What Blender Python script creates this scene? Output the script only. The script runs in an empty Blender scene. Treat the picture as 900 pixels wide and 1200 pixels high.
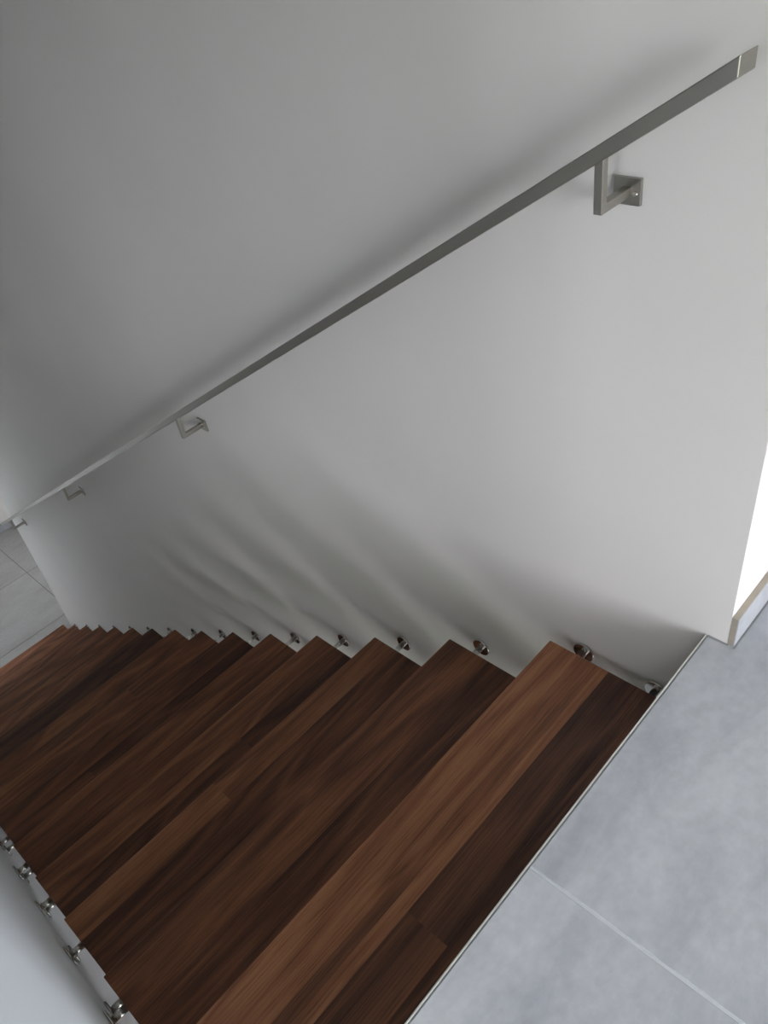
import bpy, bmesh, math, random
from mathutils import Matrix, Vector

scene = bpy.context.scene
COL = scene.collection
RNG = random.Random(11)
RNG_TILE = random.Random(3)

# ------------------------------------------------------------------ camera
cam_data = bpy.data.cameras.new('camera')
cam = bpy.data.objects.new('camera', cam_data)
COL.objects.link(cam)
RIGHT = Vector((0.6741308622096732, -0.7265648193902008, -0.13285760738823696))
DOWN = Vector((-0.5395682715314902, -0.36159593534325557, -0.7603383851284607))
FWD = Vector((0.5043943506552805, 0.5842533207160407, -0.6357943034184228))
m = Matrix.Identity(4)
for i in range(3):
    m[i][0], m[i][1], m[i][2] = RIGHT[i], -DOWN[i], -FWD[i]
m[0][3], m[1][3], m[2][3] = -0.9726, -0.6183, 1.1299
cam.matrix_world = m
cam_data.sensor_fit = 'VERTICAL'
cam_data.sensor_height = 24.0
cam_data.lens = 958.0 * 24.0 / 1200.0
cam_data.clip_start = 0.01
scene.camera = cam

# ------------------------------------------------------------------ sky, light, exposure
world = bpy.data.worlds.new('sky')
scene.world = world
world.use_nodes = True
wn = world.node_tree.nodes
wl = world.node_tree.links
wn.clear()
w_out = wn.new('ShaderNodeOutputWorld')
w_bg = wn.new('ShaderNodeBackground')
w_tc = wn.new('ShaderNodeTexCoord')
w_sep = wn.new('ShaderNodeSeparateXYZ')
w_rmp = wn.new('ShaderNodeValToRGB')
w_map = wn.new('ShaderNodeMapRange')
w_map.inputs['From Min'].default_value = -1
w_map.inputs['From Max'].default_value = 1
wl.new(w_tc.outputs['Generated'], w_sep.inputs[0])
wl.new(w_sep.outputs['Z'], w_map.inputs['Value'])
wl.new(w_map.outputs[0], w_rmp.inputs[0])
w_rmp.color_ramp.elements[0].position = 0.46
w_rmp.color_ramp.elements[0].color = (0.12, 0.12, 0.11, 1)
w_rmp.color_ramp.elements[1].position = 0.52
w_rmp.color_ramp.elements[1].color = (0.92, 0.935, 1.0, 1)
wl.new(w_rmp.outputs[0], w_bg.inputs['Color'])
w_bg.inputs['Strength'].default_value = 6.0
wl.new(w_bg.outputs[0], w_out.inputs[0])

scene.view_settings.view_transform = 'Standard'
scene.view_settings.look = 'None'
scene.view_settings.gamma = 1.0
scene.view_settings.use_curve_mapping = False
scene.view_settings.exposure = 1.29
cy = scene.cycles
cy.use_denoising = True
cy.max_bounces = 12
cy.diffuse_bounces = 8
cy.glossy_bounces = 4
cy.transparent_max_bounces = 8
cy.sample_clamp_indirect = 8.0
cy.caustics_reflective = False
cy.caustics_refractive = False


def portal(loc, direction, sx, sy):
    """Sampling portal in a window opening (lets in only the sky's own light)."""
    ld = bpy.data.lights.new('window_portal', 'AREA')
    ld.shape = 'RECTANGLE'
    ld.size, ld.size_y = sx, sy
    ld.cycles.is_portal = True
    o = bpy.data.objects.new('window_portal', ld)
    COL.objects.link(o)
    o.location = loc
    o.rotation_euler = Vector(direction).to_track_quat('-Z', 'Y').to_euler()
    return o


# window openings: (x0 or y0, x1 or y1, z0, z1)
X_L, X_ROOM, Y_BACK, Y_FAR = -1.055, 3.5, -2.5, 5.53
X_NEAR = 1.0               # side wall of the lower storey beside the stair's foot
X_OPEN = -3.4              # the upper storey reaches further left than the stairwell
Z_LOW, Z_CEIL = -2.848, 2.45
WIN_A = (-2.65, 0.15, 0.05, 1.66)     # upper storey, back wall (along x)
FILL_WIN_B = (-2.35, -1.35, 0.05, 2.30)   # unseen upper window, right wall (along y); added to brighten the left wall
FILL_WIN_L = (-1.45, -0.75, 0.75, 2.05)   # unseen upper window, left wall (along y); added to light the right wall
Y_BACK_LOW = -2.2
UNSEEN_WIN_C = (-3.3, -0.15, -2.80, -0.42)   # lower storey, unseen window in the back wall (along x)
WIN_D = (4.2, 5.45, -2.8, -0.4)     # lower storey, side wall (along y)
portal(((WIN_A[0] + WIN_A[1]) / 2, Y_BACK - .02, (WIN_A[2] + WIN_A[3]) / 2), (0, 1, 0), WIN_A[1] - WIN_A[0], WIN_A[3] - WIN_A[2])
portal((X_ROOM + .02, (FILL_WIN_B[0] + FILL_WIN_B[1]) / 2, (FILL_WIN_B[2] + FILL_WIN_B[3]) / 2), (-1, 0, 0), FILL_WIN_B[1] - FILL_WIN_B[0], FILL_WIN_B[3] - FILL_WIN_B[2])
portal((X_OPEN - .02, (FILL_WIN_L[0] + FILL_WIN_L[1]) / 2, (FILL_WIN_L[2] + FILL_WIN_L[3]) / 2), (1, 0, 0), FILL_WIN_L[1] - FILL_WIN_L[0], FILL_WIN_L[3] - FILL_WIN_L[2])
portal(((UNSEEN_WIN_C[0] + UNSEEN_WIN_C[1]) / 2, Y_BACK_LOW - .02, (UNSEEN_WIN_C[2] + UNSEEN_WIN_C[3]) / 2), (0, 1, 0), UNSEEN_WIN_C[1] - UNSEEN_WIN_C[0], UNSEEN_WIN_C[3] - UNSEEN_WIN_C[2])
portal((X_NEAR + .02, (WIN_D[0] + WIN_D[1]) / 2, (WIN_D[2] + WIN_D[3]) / 2), (-1, 0, 0), WIN_D[1] - WIN_D[0], WIN_D[3] - WIN_D[2])


# ------------------------------------------------------------------ helpers
def tag(o, label=None, cat=None, group=None, kind=None):
    if label: o['label'] = label
    if cat: o['category'] = cat
    if group: o['group'] = group
    if kind: o['kind'] = kind
    return o


def empty(name, loc, label=None, cat=None, group=None):
    o = bpy.data.objects.new(name, None)
    o.empty_display_size = 0.05
    COL.objects.link(o)
    o.location = loc
    return tag(o, label, cat, group)


def add_box(bm, x0, x1, y0, y1, z0, z1, bev=0.0, seg=1):
    vs = [bm.verts.new(c) for c in ((x0, y0, z0), (x1, y0, z0), (x1, y1, z0), (x0, y1, z0),
                                    (x0, y0, z1), (x1, y0, z1), (x1, y1, z1), (x0, y1, z1))]
    fs = [bm.faces.new([vs[i] for i in f]) for f in
          ((3, 2, 1, 0), (4, 5, 6, 7), (0, 1, 5, 4), (1, 2, 6, 5), (2, 3, 7, 6), (3, 0, 4, 7))]
    if bev > 0:
        es = list({e for f in fs for e in f.edges})
        bmesh.ops.bevel(bm, geom=es, offset=bev, segments=seg, profile=0.5, affect='EDGES')


def add_prism(bm, pts, z0, z1, bev=0.0, seg=1, top_only=False):
    """pts: counter-clockwise outline in xy."""
    lo = [bm.verts.new((x, y, z0)) for x, y in pts]
    hi = [bm.verts.new((x, y, z1)) for x, y in pts]
    bm.faces.new(list(reversed(lo)))
    top = bm.faces.new(hi)
    n = len(pts)
    for i in range(n):
        j = (i + 1) % n
        bm.faces.new((lo[i], lo[j], hi[j], hi[i]))
    if bev > 0:
        bmesh.ops.bevel(bm, geom=list(top.edges), offset=bev, segments=seg, profile=0.5, affect='EDGES')


def add_cyl_x(bm, x0, x1, y, z, r0, r1=None, n=24):
    """Cylinder along x, radii r0 at x0 and r1 at x1."""
    r1 = r0 if r1 is None else r1
    a = [bm.verts.new((x0, y + r0 * math.cos(2 * math.pi * i / n), z + r0 * math.sin(2 * math.pi * i / n))) for i in range(n)]
    b = [bm.verts.new((x1, y + r1 * math.cos(2 * math.pi * i / n), z + r1 * math.sin(2 * math.pi * i / n))) for i in range(n)]
    for i in range(n):
        j = (i + 1) % n
        f = bm.faces.new((a[i], a[j], b[j], b[i]))
        f.smooth = True
    bm.faces.new(list(reversed(a)))
    bm.faces.new(b)


def obj(name, bm, mat, parent=None, kind=None):
    bmesh.ops.recalc_face_normals(bm, faces=bm.faces)
    me = bpy.data.meshes.new(name)
    bm.to_mesh(me)
    bm.free()
    me.materials.append(mat)
    o = bpy.data.objects.new(name, me)
    COL.objects.link(o)
    if parent is not None:
        o.parent = parent
    if kind:
        o['kind'] = kind
    return o


def boxes(name, mat, lst, parent=None, kind=None, bev=0.0, seg=1):
    bm = bmesh.new()
    for b in lst:
        add_box(bm, *b, bev=bev, seg=seg)
    return obj(name, bm, mat, parent, kind)


def copy_part(o, parent, loc=None):
    c = o.copy()
    COL.objects.link(c)
    c.parent = parent
    if loc is not None:
        c.location = loc
    return c


# ------------------------------------------------------------------ materials
def new_mat(name):
    mt = bpy.data.materials.new(name)
    mt.use_nodes = True
    nt = mt.node_tree
    b = nt.nodes['Principled BSDF']
    return mt, nt.nodes, nt.links, b


def ramp(nodes, stops, interp='LINEAR'):
    r = nodes.new('ShaderNodeValToRGB')
    cr = r.color_ramp
    cr.interpolation = interp
    while len(cr.elements) < len(stops):
        cr.elements.new(0.5)
    for e, (p, c) in zip(cr.elements, stops):
        e.position = p
        e.color = (*c, 1)
    return r


def mat_plaster(name, lo, hi):
    mt, n, l, b = new_mat(name)
    tc = n.new('ShaderNodeTexCoord')
    nz = n.new('ShaderNodeTexNoise'); nz.inputs['Scale'].default_value = 260; nz.inputs['Detail'].default_value = 3
    n2 = n.new('ShaderNodeTexNoise'); n2.inputs['Scale'].default_value = 2.2; n2.inputs['Detail'].default_value = 4
    l.new(tc.outputs['Object'], nz.inputs['Vector']); l.new(tc.outputs['Object'], n2.inputs['Vector'])
    r = ramp(n, [(0.3, lo), (0.7, hi)])
    l.new(n2.outputs['Fac'], r.inputs[0]); l.new(r.outputs[0], b.inputs['Base Color'])
    bp = n.new('ShaderNodeBump'); bp.inputs['Strength'].default_value = 0.12; bp.inputs['Distance'].default_value = 0.002
    l.new(nz.outputs['Fac'], bp.inputs['Height']); l.new(bp.outputs[0], b.inputs['Normal'])
    b.inputs['Roughness'].default_value = 0.75
    b.inputs['Specular IOR Level'].default_value = 0.25
    return mt


def mat_tile(name, c0, c1, c2, rough=0.38):
    mt, n, l, b = new_mat(name)
    tc = n.new('ShaderNodeTexCoord')
    oi = n.new('ShaderNodeObjectInfo')
    add = n.new('ShaderNodeVectorMath'); add.operation = 'MULTIPLY_ADD'
    add.inputs[1].default_value = (7, 7, 7)
    l.new(oi.outputs['Color'], add.inputs[0]); l.new(tc.outputs['Object'], add.inputs[2])
    mp = n.new('ShaderNodeMapping'); mp.inputs['Scale'].default_value = (1.0, 2.2, 1); mp.inputs['Rotation'].default_value = (0, 0, 0.5)
    l.new(add.outputs[0], mp.inputs[0])
    n1 = n.new('ShaderNodeTexNoise'); n1.inputs['Scale'].default_value = 3.6; n1.inputs['Detail'].default_value = 7; n1.inputs['Roughness'].default_value = 0.62; n1.inputs['Distortion'].default_value = 0.4
    l.new(mp.outputs[0], n1.inputs['Vector'])
    r1 = ramp(n, [(0.28, c0), (0.5, c1), (0.72, c2)])
    l.new(n1.outputs['Fac'], r1.inputs[0])
    n2 = n.new('ShaderNodeTexNoise'); n2.inputs['Scale'].default_value = 60; n2.inputs['Detail'].default_value = 4
    l.new(add.outputs[0], n2.inputs['Vector'])
    r2 = ramp(n, [(0.3, (0.93, 0.93, 0.93)), (0.7, (1.05, 1.05, 1.05))])
    l.new(n2.outputs['Fac'], r2.inputs[0])
    mx = n.new('ShaderNodeMix'); mx.data_type = 'RGBA'; mx.blend_type = 'MULTIPLY'; mx.inputs[0].default_value = 1.0
    l.new(r1.outputs[0], mx.inputs['A']); l.new(r2.outputs[0], mx.inputs['B'])
    l.new(mx.outputs['Result'], b.inputs['Base Color'])
    b.inputs['Roughness'].default_value = rough
    bp = n.new('ShaderNodeBump'); bp.inputs['Strength'].default_value = 0.05; bp.inputs['Distance'].default_value = 0.001
    l.new(n2.outputs['Fac'], bp.inputs['Height']); l.new(bp.outputs[0], b.inputs['Normal'])
    return mt


def mat_plain(name, col, rough=0.6, metallic=0.0, noise=0.06, scale=40):
    mt, n, l, b = new_mat(name)
    tc = n.new('ShaderNodeTexCoord')
    nz = n.new('ShaderNodeTexNoise'); nz.inputs['Scale'].default_value = scale; nz.inputs['Detail'].default_value = 3
    l.new(tc.outputs['Object'], nz.inputs['Vector'])
    lo = tuple(c * (1 - noise) for c in col); hi = tuple(min(1, c * (1 + noise)) for c in col)
    r = ramp(n, [(0.3, lo), (0.7, hi)])
    l.new(nz.outputs['Fac'], r.inputs[0]); l.new(r.outputs[0], b.inputs['Base Color'])
    b.inputs['Roughness'].default_value = rough
    b.inputs['Metallic'].default_value = metallic
    return mt


def mat_steel(name, col=(0.50, 0.49, 0.46), rough=0.34, along=(1, 18, 18)):
    mt, n, l, b = new_mat(name)
    tc = n.new('ShaderNodeTexCoord')
    mp = n.new('ShaderNodeMapping'); mp.inputs['Scale'].default_value = along
    l.new(tc.outputs['Object'], mp.inputs[0])
    nz = n.new('ShaderNodeTexNoise'); nz.inputs['Scale'].default_value = 45; nz.inputs['Detail'].default_value = 4
    l.new(mp.outputs[0], nz.inputs['Vector'])
    r = ramp(n, [(0.3, tuple(c * 0.93 for c in col)), (0.7, tuple(c * 1.06 for c in col))])
    l.new(nz.outputs['Fac'], r.inputs[0]); l.new(r.outputs[0], b.inputs['Base Color'])
    mr = n.new('ShaderNodeMapRange'); mr.inputs['To Min'].default_value = rough - 0.05; mr.inputs['To Max'].default_value = rough + 0.08
    l.new(nz.outputs['Fac'], mr.inputs['Value']); l.new(mr.outputs[0], b.inputs['Roughness'])
    b.inputs['Metallic'].default_value = 1.0
    return mt


def mat_walnut():
    """Oiled walnut; the grain runs along x. Object colour: r = tone, g and b = where in the log the board was cut."""
    mt, n, l, b = new_mat('oiled_walnut')
    tc = n.new('ShaderNodeTexCoord')
    oi = n.new('ShaderNodeObjectInfo')
    sc = n.new('ShaderNodeSeparateColor'); l.new(oi.outputs['Color'], sc.inputs[0])
    cb = n.new('ShaderNodeCombineXYZ')
    l.new(sc.outputs['Green'], cb.inputs[0]); l.new(sc.outputs['Blue'], cb.inputs[1]); l.new(sc.outputs['Green'], cb.inputs[2])
    off = n.new('ShaderNodeVectorMath'); off.operation = 'MULTIPLY_ADD'; off.inputs[1].default_value = (37, 23, 11)
    l.new(cb.outputs[0], off.inputs[0]); l.new(tc.outputs['Object'], off.inputs[2])

    def noise(scale_vec, scale, detail, dist=0.0, rough=0.55):
        mp = n.new('ShaderNodeMapping'); mp.inputs['Scale'].default_value = scale_vec
        l.new(off.outputs[0], mp.inputs[0])
        z = n.new('ShaderNodeTexNoise'); z.inputs['Scale'].default_value = scale; z.inputs['Detail'].default_value = detail
        z.inputs['Distortion'].default_value = dist; z.inputs['Roughness'].default_value = rough
        l.new(mp.outputs[0], z.inputs['Vector'])
        return z
    # growth rings: contour lines of a slowly varying stretched field
    field = noise((0.75, 6.0, 6.0), 1.6, 2, 0.5)
    mul = n.new('ShaderNodeMath'); mul.operation = 'MULTIPLY'; mul.inputs[1].default_value = 11.0
    l.new(field.outputs['Fac'], mul.inputs[0])
    fr = n.new('ShaderNodeMath'); fr.operation = 'PINGPONG'; fr.inputs[1].default_value = 1.0
    l.new(mul.outputs[0], fr.inputs[0])
    bands = noise((0.5, 14.0, 14.0), 2.4, 4)
    fibre = noise((2.5, 170.0, 170.0), 2.0, 3)
    pores = noise((9.0, 320.0, 320.0), 1.6, 2)
    # combine to one grain value
    a1 = n.new('ShaderNodeMath'); a1.operation = 'MULTIPLY'; a1.inputs[1].default_value = 0.24; l.new(fr.outputs[0], a1.inputs[0])
    a2 = n.new('ShaderNodeMath'); a2.operation = 'MULTIPLY_ADD'; a2.inputs[1].default_value = 0.40; l.new(bands.outputs['Fac'], a2.inputs[0]); l.new(a1.outputs[0], a2.inputs[2])
    a3 = n.new('ShaderNodeMath'); a3.operation = 'MULTIPLY_ADD'; a3.inputs[1].default_value = 0.50; l.new(fibre.outputs['Fac'], a3.inputs[0]); l.new(a2.outputs[0], a3.inputs[2])
    a4 = n.new('ShaderNodeMath'); a4.operation = 'ADD'; l.new(a3.outputs[0], a4.inputs[0])
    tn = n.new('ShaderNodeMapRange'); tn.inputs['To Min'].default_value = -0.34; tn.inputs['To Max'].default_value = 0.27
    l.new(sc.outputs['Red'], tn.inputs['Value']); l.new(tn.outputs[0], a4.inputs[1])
    r = ramp(n, [(0.20, (0.042, 0.0195, 0.0140)), (0.45, (0.118, 0.0500, 0.0310)),
                 (0.68, (0.240, 0.0960, 0.0490)), (0.95, (0.410, 0.1820, 0.0890))])
    l.new(a4.outputs[0], r.inputs[0])
    pr = ramp(n, [(0.34, (0.62, 0.6, 0.58)), (0.46, (1, 1, 1))])
    l.new(pores.outputs['Fac'], pr.inputs[0])
    mx = n.new('ShaderNodeMix'); mx.data_type = 'RGBA'; mx.blend_type = 'MULTIPLY'; mx.inputs[0].default_value = 0.8
    l.new(r.outputs[0], mx.inputs['A']); l.new(pr.outputs[0], mx.inputs['B'])
    l.new(mx.outputs['Result'], b.inputs['Base Color'])
    b.inputs['Roughness'].default_value = 0.48
    b.inputs['Specular IOR Level'].default_value = 0.28
    bp = n.new('ShaderNodeBump'); bp.inputs['Strength'].default_value = 0.12; bp.inputs['Distance'].default_value = 0.0006
    l.new(fibre.outputs['Fac'], bp.inputs['Height']); l.new(bp.outputs[0], b.inputs['Normal'])
    return mt


def mat_glass():
    mt, n, l, b = new_mat('window_glass')
    n.remove(b)
    out = n['Material Output']
    tr = n.new('ShaderNodeBsdfTransparent'); tr.inputs[0].default_value = (0.96, 0.965, 0.97, 1)
    gl = n.new('ShaderNodeBsdfGlossy'); gl.inputs['Roughness'].default_value = 0.02
    fz = n.new('ShaderNodeFresnel'); fz.inputs[0].default_value = 1.45
    mx = n.new('ShaderNodeMixShader')
    l.new(fz.outputs[0], mx.inputs[0]); l.new(tr.outputs[0], mx.inputs[1]); l.new(gl.outputs[0], mx.inputs[2])
    l.new(mx.outputs[0], out.inputs[0])
    return mt


M_WALL = mat_plaster('white_plaster', (0.72, 0.695, 0.66), (0.75, 0.725, 0.69))
M_WALL_SKYLIT = mat_plaster('skylit_white_plaster', (0.75, 0.795, 0.835), (0.78, 0.825, 0.865))  # same white plaster, with bluish daylight and extra brightness put into its colour
M_TILE = mat_tile('grey_stone_tile', (0.29, 0.302, 0.325), (0.405, 0.418, 0.436), (0.49, 0.502, 0.518))
M_TILE_LOW = mat_tile('pale_stone_tile', (0.215, 0.21, 0.20), (0.245, 0.24, 0.23), (0.275, 0.27, 0.26), 0.6)
M_GROUT = mat_plain('pale_grout', (0.50, 0.525, 0.54), 0.85)
M_GROUT_LOW = mat_plain('grey_grout', (0.10, 0.095, 0.09), 0.85)
M_SEAL = mat_plain('grey_sealant', (0.26, 0.26, 0.26), 0.6)
M_STEEL = mat_steel('brushed_steel', (0.41, 0.39, 0.345), 0.34)
M_TRIM = mat_steel('steel_edge_profile', (0.92, 0.92, 0.88), 0.42)
M_CHROME = mat_steel('polished_steel', (0.62, 0.61, 0.58), 0.14, (1, 1, 1))
M_BOLT = mat_steel('satin_steel', (0.78, 0.77, 0.74), 0.27, (18, 1, 1))
M_WOOD = mat_walnut()
M_CLAY = mat_plain('raw_tile_edge', (0.36, 0.32, 0.26), 0.9)
M_FRAME = mat_plain('white_window_frame', (0.80, 0.80, 0.80), 0.4)
M_GLASS = mat_glass()
M_SLAB = M_WALL

# ------------------------------------------------------------------ the setting
RISE, GOING, Y_NOSE = 0.178, 0.278, 0.0179
N_TREADS = 15
Y_EDGE = -0.2739           # front of the steel edge profile of the upper floor
Y_CORNER = -0.3110         # outer corner of the right wall
Y_WEND = 3.986             # lower end of the right wall
GAP = 0.0578               # tread end to right wall
TREAD_W = 0.9642
XT0, XT1 = -GAP - TREAD_W, -GAP
TREAD_END = {1: -0.0405, 2: -0.0485, 3: -0.0535, 4: -0.0565}   # the upper treads are cut a little longer

boxes('wall_right', M_WALL, [(0, 0.15, Y_CORNER, Y_WEND, Z_LOW - .02, Z_CEIL)], kind='structure')
boxes('wall_left', M_WALL_SKYLIT, [(X_L - 0.15, X_L, -0.262, Y_FAR, Z_LOW - .02, Z_CEIL)], kind='structure')
boxes('wall_near', M_WALL, [(X_OPEN, X_L - .15, -0.262, -0.112, Z_LOW - .02, Z_CEIL)], kind='structure')
boxes('wall_corner', M_WALL, [(0.15, X_ROOM, Y_CORNER, Y_CORNER + 0.15, -0.30, Z_CEIL)], kind='structure')
boxes('wall_stairwell', M_WALL, [(X_L, 0.15, Y_WEND, Y_WEND + 0.15, -0.30, Z_CEIL)], kind='structure')



def pierced(name, axis, at, thick, a0, a1, z0, z1, holes):
    """Wall with rectangular window openings: axis 'y' = wall lying along x at y=at, axis 'x' = along y at x=at."""
    cuts = []
    us = sorted({a0, a1, *[h[0] for h in holes], *[h[1] for h in holes]})
    zs = sorted({z0, z1, *[h[2] for h in holes], *[h[3] for h in holes]})
    bm = bmesh.new()
    for u0, u1 in zip(us, us[1:]):
        for w0, w1 in zip(zs, zs[1:]):
            cu, cz = (u0 + u1) / 2, (w0 + w1) / 2
            if any(h[0] < cu < h[1] and h[2] < cz < h[3] for h in holes):
                continue
            if axis == 'y':
                add_box(bm, u0, u1, min(at, at + thick), max(at, at + thick), w0, w1)
            else:
                add_box(bm, min(at, at + thick), max(at, at + thick), u0, u1, w0, w1)
    return obj(name, bm, M_WALL, kind='structure')


pierced('wall_back', 'y', Y_BACK, -0.15, X_OPEN, X_ROOM, -0.30, Z_CEIL, [WIN_A])
pierced('wall_cellar', 'y', Y_BACK_LOW, -0.15, X_OPEN, X_ROOM, Z_LOW - .02, -0.30, [UNSEEN_WIN_C])
pierced('wall_side', 'x', X_ROOM, 0.15, Y_BACK - .15, Y_WEND + .15, Z_LOW - .02, Z_CEIL, [FILL_WIN_B])
boxes('wall_cellar_end', M_WALL, [(X_NEAR, X_ROOM, Y_WEND - .15, Y_WEND, Z_LOW - .02, -0.32)], kind='structure')
pierced('wall_added_window_side', 'x', X_OPEN, -0.15, Y_BACK - .15, 0.0, Z_LOW - .02, Z_CEIL, [FILL_WIN_L])
pierced('wall_stair_foot', 'x', X_NEAR, 0.15, Y_WEND, Y_FAR + .15, Z_LOW - .02, -0.30, [WIN_D])
pierced('wall_far', 'y', Y_FAR, 0.15, X_L, X_NEAR, Z_LOW - .02, -0.30, [])
boxes('ceiling', M_WALL, [(X_OPEN - .15, X_ROOM + .15, Y_BACK - .15, Y_WEND + .15, Z_CEIL, Z_CEIL + 0.1)], kind='structure')
boxes('ceiling_lower', M_WALL, [(X_L, X_NEAR + .15, Y_WEND + .15, Y_FAR + .15, -0.30, -0.2),
                                (0.15, X_ROOM, Y_CORNER + .15, Y_WEND + .15, -0.32, -0.22)], kind='structure')


def window(name, axis, at, hole):
    u0, u1, z0, z1 = hole
    t, d = 0.07, 0.06
    bm = bmesh.new()
    mid = (u0 + u1) / 2
    bars = [(u0, u0 + t, z0, z1), (u1 - t, u1, z0, z1), (u0 + t, u1 - t, z0, z0 + t), (u0 + t, u1 - t, z1 - t, z1),
            (mid - t / 2, mid + t / 2, z0 + t, z1 - t)]
    for a0, a1, w0, w1 in bars:
        if axis == 'y':
            add_box(bm, a0, a1, at - d - .06, at - .06, w0, w1)
        else:
            add_box(bm, at + .06, at + .06 + d, a0, a1, w0, w1)
    fr = obj(name, bm, M_FRAME, kind='structure')
    for a0, a1 in ((u0 + t, mid - t / 2), (mid + t / 2, u1 - t)):
        if axis == 'y':
            boxes('pane', M_GLASS, [(a0, a1, at - .096, at - .09, z0 + t, z1 - t)], fr)
        else:
            boxes('pane', M_GLASS, [(at + .09, at + .096, a0, a1, z0 + t, z1 - t)], fr)


window('window_1', 'y', Y_BACK, WIN_A)
window('unseen_window_low', 'y', Y_BACK_LOW, UNSEEN_WIN_C)
window('window_3', 'x', X_NEAR, WIN_D)
window('added_window_right', 'x', X_ROOM, FILL_WIN_B)
window('added_window_left', 'x', X_OPEN - .27, FILL_WIN_L)
boxes('ground', mat_plain('dark_ground', (0.10, 0.13, 0.05), 0.95, scale=2), [(-30, 30, -30, 30, -3.2, -3.05)], kind='structure')  # unseen ground, coloured dark to limit light bounced up at the upper windows
boxes('bounce_slab', mat_plain('pale_bounce', (0.82, 0.81, 0.78), 0.9, scale=2), [(-5, 4, -7.0, Y_BACK_LOW - .2, -3.05, -2.95), (-4, 3, Y_FAR + .2, Y_FAR + 4, -3.05, -2.95)], kind='structure')  # unseen pale slabs, added to bounce daylight up through the lower window

# upper floor: slab, bedding with grout, one object per tile
TT = 0.010
slab = bmesh.new()
add_prism(slab, [(X_OPEN, Y_BACK), (X_ROOM, Y_BACK), (X_ROOM, Y_CORNER), (0, Y_CORNER), (0, Y_EDGE - .002), (X_OPEN, Y_EDGE - .002)], -0.30, -TT - .002)
floor = obj('floor', slab, M_SLAB, kind='structure')
Y_TILE = Y_EDGE - 0.0046
bed = bmesh.new()
add_prism(bed, [(X_OPEN, Y_BACK), (X_ROOM, Y_BACK), (X_ROOM, Y_CORNER), (0, Y_CORNER), (0, Y_TILE), (X_OPEN, Y_TILE)], -TT - .002, -0.0009)
obj('grout', bed, M_GROUT, floor)
G = 0.0022
xs = [X_OPEN - G, -2.926, -1.726, -0.526, 0.674, 1.874, 3.074, X_ROOM + G]
ys = [Y_TILE + G - 0.0, -0.884, -1.484, -2.084, Y_BACK - G]


def tint(o):
    o.color = (RNG_TILE.random(), RNG_TILE.random(), RNG_TILE.random(), 1)
    return o


for j in range(len(ys) - 1):
    for i in range(len(xs) - 1):
        x0, x1 = xs[i] + G, xs[i + 1] - G
        y1, y0 = ys[j] - G, ys[j + 1] + G
        bm = bmesh.new()
        if j == 0 and x0 < 0 < x1:
            yc = Y_CORNER - 0.016
            pts = [(x0, y0), (x1, y0), (x1, yc), (-0.005, yc), (-0.005, y1), (x0, y1)]
            add_prism(bm, pts, -TT, 0, 0.0008)
        else:
            if j == 0 and x0 > 0:
                y1 = Y_CORNER - 0.016
            add_prism(bm, [(x0, y0), (x1, y0), (x1, y1), (x0, y1)], -TT, 0, 0.0008)
        tint(obj('tile', bm, M_TILE, floor))
# grey sealant where the tiles meet the wall
boxes('sealant', M_SEAL, [(-0.0052, 0.0, Y_CORNER - .003, Y_TILE, -0.0009, -0.0003),
                          (-0.005, X_ROOM, Y_CORNER - .016, Y_CORNER - .012, -0.0009, -0.0004),
                          (X_L, -0.002, Y_TILE - 0.0005, Y_EDGE - .0023, -0.003, -0.0008)], floor)
# steel profile along the floor's edge
trim = boxes('trim_1', M_TRIM, [(X_L + .001, -0.0015, Y_EDGE - 0.0025, Y_EDGE, -0.0125, 0.0006)], kind='structure', bev=0.0006, seg=2)

# tile baseboard on the lit wall round the corner
bb = boxes('baseboard_corner', M_TILE, [(0.0005, X_ROOM, Y_CORNER - 0.0120, Y_CORNER - 0.0105, 0.0005, 0.064)], kind='structure')
bb.color = (0.9, 0.2, 0.4, 1)
boxes('tile_body', M_CLAY, [(0.0, X_ROOM, Y_CORNER - 0.0105, Y_CORNER - 0.0005, 0.0005, 0.0642)], bb)

# lower floor
fl = boxes('floor_lower', M_SLAB, [(X_OPEN - .15, X_ROOM + .15, Y_BACK - .15, Y_FAR + .15, Z_LOW - .18, Z_LOW - .012)], kind='structure')
boxes('grout', M_GROUT_LOW, [(X_OPEN, X_ROOM, Y_BACK, Y_FAR, Z_LOW - .012, Z_LOW - .0012)], fl)
T_X, T_Y = 0.67, 0.663
xs = [0.093 + T_X * k for k in range(-5, 5)]
xs = [X_OPEN - G] + xs + [X_ROOM + G]
ys = [4.207 + T_Y * k for k in range(-11, 2)]
ys = [Y_BACK - G] + ys + [Y_FAR + G]
meshes = {}
for i in range(len(xs) - 1):
    for j in range(len(ys) - 1):
        x0, x1, y0, y1 = xs[i] + G, xs[i + 1] - G, ys[j] + G, ys[j + 1] - G
        key = (round(x1 - x0, 3), round(y1 - y0, 3))
        if key not in meshes:
            bm = bmesh.new()
            w, d = (x1 - x0) / 2, (y1 - y0) / 2
            add_prism(bm, [(-w, -d), (w, -d), (w, d), (-w, d)], -0.012, 0, 0.0008)
            o = obj('tile', bm, M_TILE_LOW, fl)
            meshes[key] = o
        else:
            o = copy_part(meshes[key], fl)
        o.location = ((x0 + x1) / 2, (y0 + y1) / 2, Z_LOW)
        tint(o)
b2 = boxes('baseboard_far', M_TILE, [(X_L, X_NEAR, Y_FAR - 0.011, Y_FAR - .0005, Z_LOW + .0005, Z_LOW + 0.075)], kind='structure', bev=.001)

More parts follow.
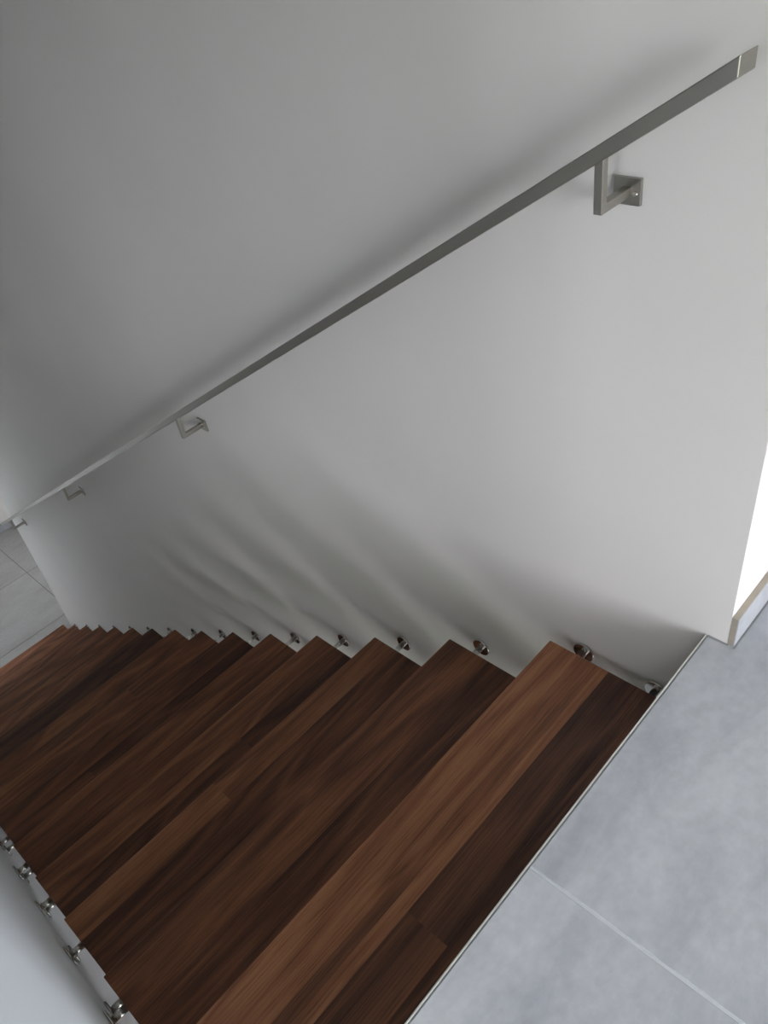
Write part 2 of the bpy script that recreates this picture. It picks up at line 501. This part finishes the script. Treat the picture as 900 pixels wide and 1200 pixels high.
# ------------------------------------------------------------------ stair treads
T_DEPTH, T_THICK = 0.318, 0.078
PIN_Z, PIN_Y = -0.037, (0.056, 0.217)
ORD = ['first', 'second', 'third', 'fourth', 'fifth', 'sixth', 'seventh', 'eighth', 'ninth', 'tenth',
       'eleventh', 'twelfth', 'thirteenth', 'fourteenth', 'fifteenth']


def stave_bm(x0, x1, y0, y1, front, back, xend):
    """One glued board of a tread; local y runs back from the nosing (y=0) as negative. Only the board's outer edges are rounded."""
    bm = bmesh.new()
    r = 0.003
    prof = []
    if front:
        prof += [(y1, -T_THICK + r), (y1, -r), (y1 - r * .3, -r * .3), (y1 - r, 0)]
    else:
        prof += [(y1, -T_THICK), (y1, -0.0004), (y1 - .0004, 0)]
    if back:
        prof += [(y0 + r, 0), (y0 + r * .3, -r * .3), (y0, -r), (y0, -T_THICK + r)]
    else:
        prof += [(y0 + .0004, 0), (y0, -0.0004), (y0, -T_THICK)]
    if back:
        prof += [(y0 + r, -T_THICK)]
    if front:
        prof += [(y1 - r, -T_THICK)]
    rx = 0.002
    rings = []
    for x, s in ((x0, rx if abs(x0 - XT0) < 1e-6 else 0), (x0 + rx, 0), (x1 - rx, 0), (x1, rx if abs(x1 - xend) < 1e-6 else 0)):
        ring = []
        for (y, z) in prof:
            zz = z - s if z > -T_THICK / 2 else z + s
            ring.append(bm.verts.new((x, y, zz)))
        rings.append(ring)
    k = len(prof)
    for a, b in zip(rings, rings[1:]):
        for i in range(k):
            j = (i + 1) % k
            bm.faces.new((a[i], a[j], b[j], b[i]))
    bm.faces.new(rings[0])
    bm.faces.new(list(reversed(rings[-1])))
    return bm


# boards of each tread from the nosing back: (width, tone 0 dark .. 1 light); wood tone plus painted shade, mostly darker rearward
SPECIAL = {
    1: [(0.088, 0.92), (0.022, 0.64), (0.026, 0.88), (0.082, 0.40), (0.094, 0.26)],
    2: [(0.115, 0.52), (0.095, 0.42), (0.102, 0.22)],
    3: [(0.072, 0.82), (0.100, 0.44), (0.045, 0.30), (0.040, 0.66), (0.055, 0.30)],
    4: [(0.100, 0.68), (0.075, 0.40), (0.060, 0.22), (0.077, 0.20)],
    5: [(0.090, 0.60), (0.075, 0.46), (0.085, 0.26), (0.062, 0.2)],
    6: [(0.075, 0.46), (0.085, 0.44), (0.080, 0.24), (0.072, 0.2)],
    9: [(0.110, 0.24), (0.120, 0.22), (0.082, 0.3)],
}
BUTT = {(1, 3): 0.40, (3, 0): 0.42, (4, 1): 0.6, (6, 1): 0.3, (7, 0): 0.62, (8, 2): 0.45, (10, 1): 0.35}

pin_proto = {}


def add_pin(root, side, y):
    """Steel bolt from the tread's end into the wall with its round cover plate."""
    key = side
    if side > 0:
        xa, xb = XT1 - 0.004, -0.0005
        xr0, xr1 = -0.0040, -0.0004
    else:
        xa, xb = XT0 + 0.004, X_L + 0.0005
        xr0, xr1 = X_L + 0.0040, X_L + 0.0004
    if key not in pin_proto:
        bm = bmesh.new()
        add_cyl_x(bm, xa, xb, 0, 0, 0.0076)
        pin = obj('wall_bolt', bm, M_BOLT, root)
        bm = bmesh.new()
        s = 1 if side > 0 else -1
        add_cyl_x(bm, xr0 - s * 0.0006, xr0, 0, 0, 0.0222, 0.0234, 40)
        add_cyl_x(bm, xr0, xr1, 0, 0, 0.0234, 0.0234, 40)
        ros = obj('cover_plate', bm, M_CHROME, pin)
        pin_proto[key] = (pin, ros)
    else:
        pin = copy_part(pin_proto[key][0], root)
        copy_part(pin_proto[key][1], pin)
    pin.location = (0, -y, PIN_Z)
    return pin


for k in range(1, N_TREADS + 1):
    if k == 1:
        lab = 'broad walnut stair tread with reddish light front board, topmost, against the grey tiled landing'
    elif k == 2:
        lab = 'dark walnut stair tread with wavy grain, second step below the tiled landing'
    elif k == N_TREADS:
        lab = 'lowest walnut stair tread, farthest away, just above the pale tiled lower floor'
    else:
        lab = 'walnut stair tread on steel wall bolts, %s step counting down from the tiled landing' % ORD[k - 1]
    root = empty('stair_tread', (0, Y_NOSE + (k - 1) * GOING, -k * RISE), lab, 'stair tread', 'walnut stair treads bolted between the walls')
    sp = SPECIAL.get(k)
    if sp is None:
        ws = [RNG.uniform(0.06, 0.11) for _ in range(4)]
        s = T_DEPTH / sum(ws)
        sp = [(w * s, tone_shade + RNG.uniform(-0.06, 0.06)) for w, tone_shade in zip(ws, (0.64, 0.46, 0.32, 0.22))]  # tones fall rearward, painting in the shade below the tread above
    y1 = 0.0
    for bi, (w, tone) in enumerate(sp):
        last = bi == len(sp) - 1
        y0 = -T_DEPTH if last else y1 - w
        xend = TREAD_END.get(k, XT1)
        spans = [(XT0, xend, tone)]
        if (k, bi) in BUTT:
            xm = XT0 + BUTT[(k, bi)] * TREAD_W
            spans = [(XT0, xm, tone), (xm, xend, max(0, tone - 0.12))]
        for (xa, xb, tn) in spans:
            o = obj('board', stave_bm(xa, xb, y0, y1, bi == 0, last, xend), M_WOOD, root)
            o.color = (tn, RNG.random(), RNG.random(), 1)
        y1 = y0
    for side in (1, -1):
        for py in PIN_Y:
            add_pin(root, side, py)

# ------------------------------------------------------------------ handrail
SL = RISE / GOING
RX0, RX1 = -0.090, -0.050
R_T = 0.0215                      # vertical height of the flat bar


def rail_z(y):                    # underside of the bar at y
    return 0.7385 - SL * y


RY0, RY1 = -0.2385, 3.86
hr = empty('handrail', (0, RY0, rail_z(RY0)), 'long flat brushed steel handrail sloping down the right wall on four brackets', 'handrail')


def L(x, y, z):
    return (x, y - RY0, z - rail_z(RY0))


def rail_piece(name, ya, yb, mat, bev, inset=0.0, cut=()):
    bm = bmesh.new()
    vs = []
    for y in (ya, yb):
        z = rail_z(y)
        for x, dz in ((RX0 + inset, inset), (RX1 - inset, inset), (RX1 - inset, R_T - inset), (RX0 + inset, R_T - inset)):
            vs.append(bm.verts.new(L(x, y, z + dz)))
    for f in ((0, 1, 2, 3), (7, 6, 5, 4), (0, 4, 5, 1), (1, 5, 6, 2), (2, 6, 7, 3), (3, 7, 4, 0)):
        bm.faces.new([vs[i] for i in f])
    bmesh.ops.recalc_face_normals(bm, faces=bm.faces)
    keep = []
    for e in bm.edges:
        y0_, y1_ = (v.co.y + RY0 for v in e.verts)
        if abs(y0_ - y1_) > 1e-4:
            keep.append(e)                      # the long edges
        elif any(abs(y0_ - t) < 1e-4 for t in cut):
            keep.append(e)
    bmesh.ops.bevel(bm, geom=keep, offset=bev, segments=3, profile=0.5, affect='EDGES')
    return obj(name, bm, mat, hr)


rail_piece('rail', RY0, RY1, M_STEEL, 0.0016)
rail_piece('end_cap', RY0 - 0.0035, RY0, M_STEEL, 0.0016, 0.0, (RY0 - 0.0035,))
rail_piece('end_cap', RY1, RY1 + 0.0035, M_STEEL, 0.0016, 0.0, (RY1 + 0.0035,))

S = 0.006
for yb in (-0.080, 1.225, 2.490, 3.712):
    zr = rail_z(yb)
    zp = zr - 0.0575
    bm = bmesh.new()
    add_box(bm, -0.0765, -0.0645, -S, S, -0.0575 - S, 0.004, 0.0008, 2)       # stem
    br = obj('bracket', bm, M_STEEL, hr)
    br.location = L(0, yb, zr)
    bm = bmesh.new()
    add_box(bm, -0.0650, -0.0055, -S, S, -S, S, 0.0008, 2)
    a = obj('arm', bm, M_STEEL, br); a.location = (0, 0, -0.0575)
    bm = bmesh.new()
    add_box(bm, -0.006, -0.0003, -0.0195, 0.0195, -0.0175, 0.0175, 0.0006, 2)
    wp = obj('wall_plate', bm, M_STEEL, br); wp.location = (0, 0, -0.0575)
    for sy, sz in ((-0.0125, -0.002),):
        bm = bmesh.new()
        add_cyl_x(bm, -0.0085, -0.0058, 0, 0, 0.0028, 0.0038, 16)
        sc_ = obj('screw', bm, M_CHROME, br); sc_.location = (0, sy, -0.0575 + sz)
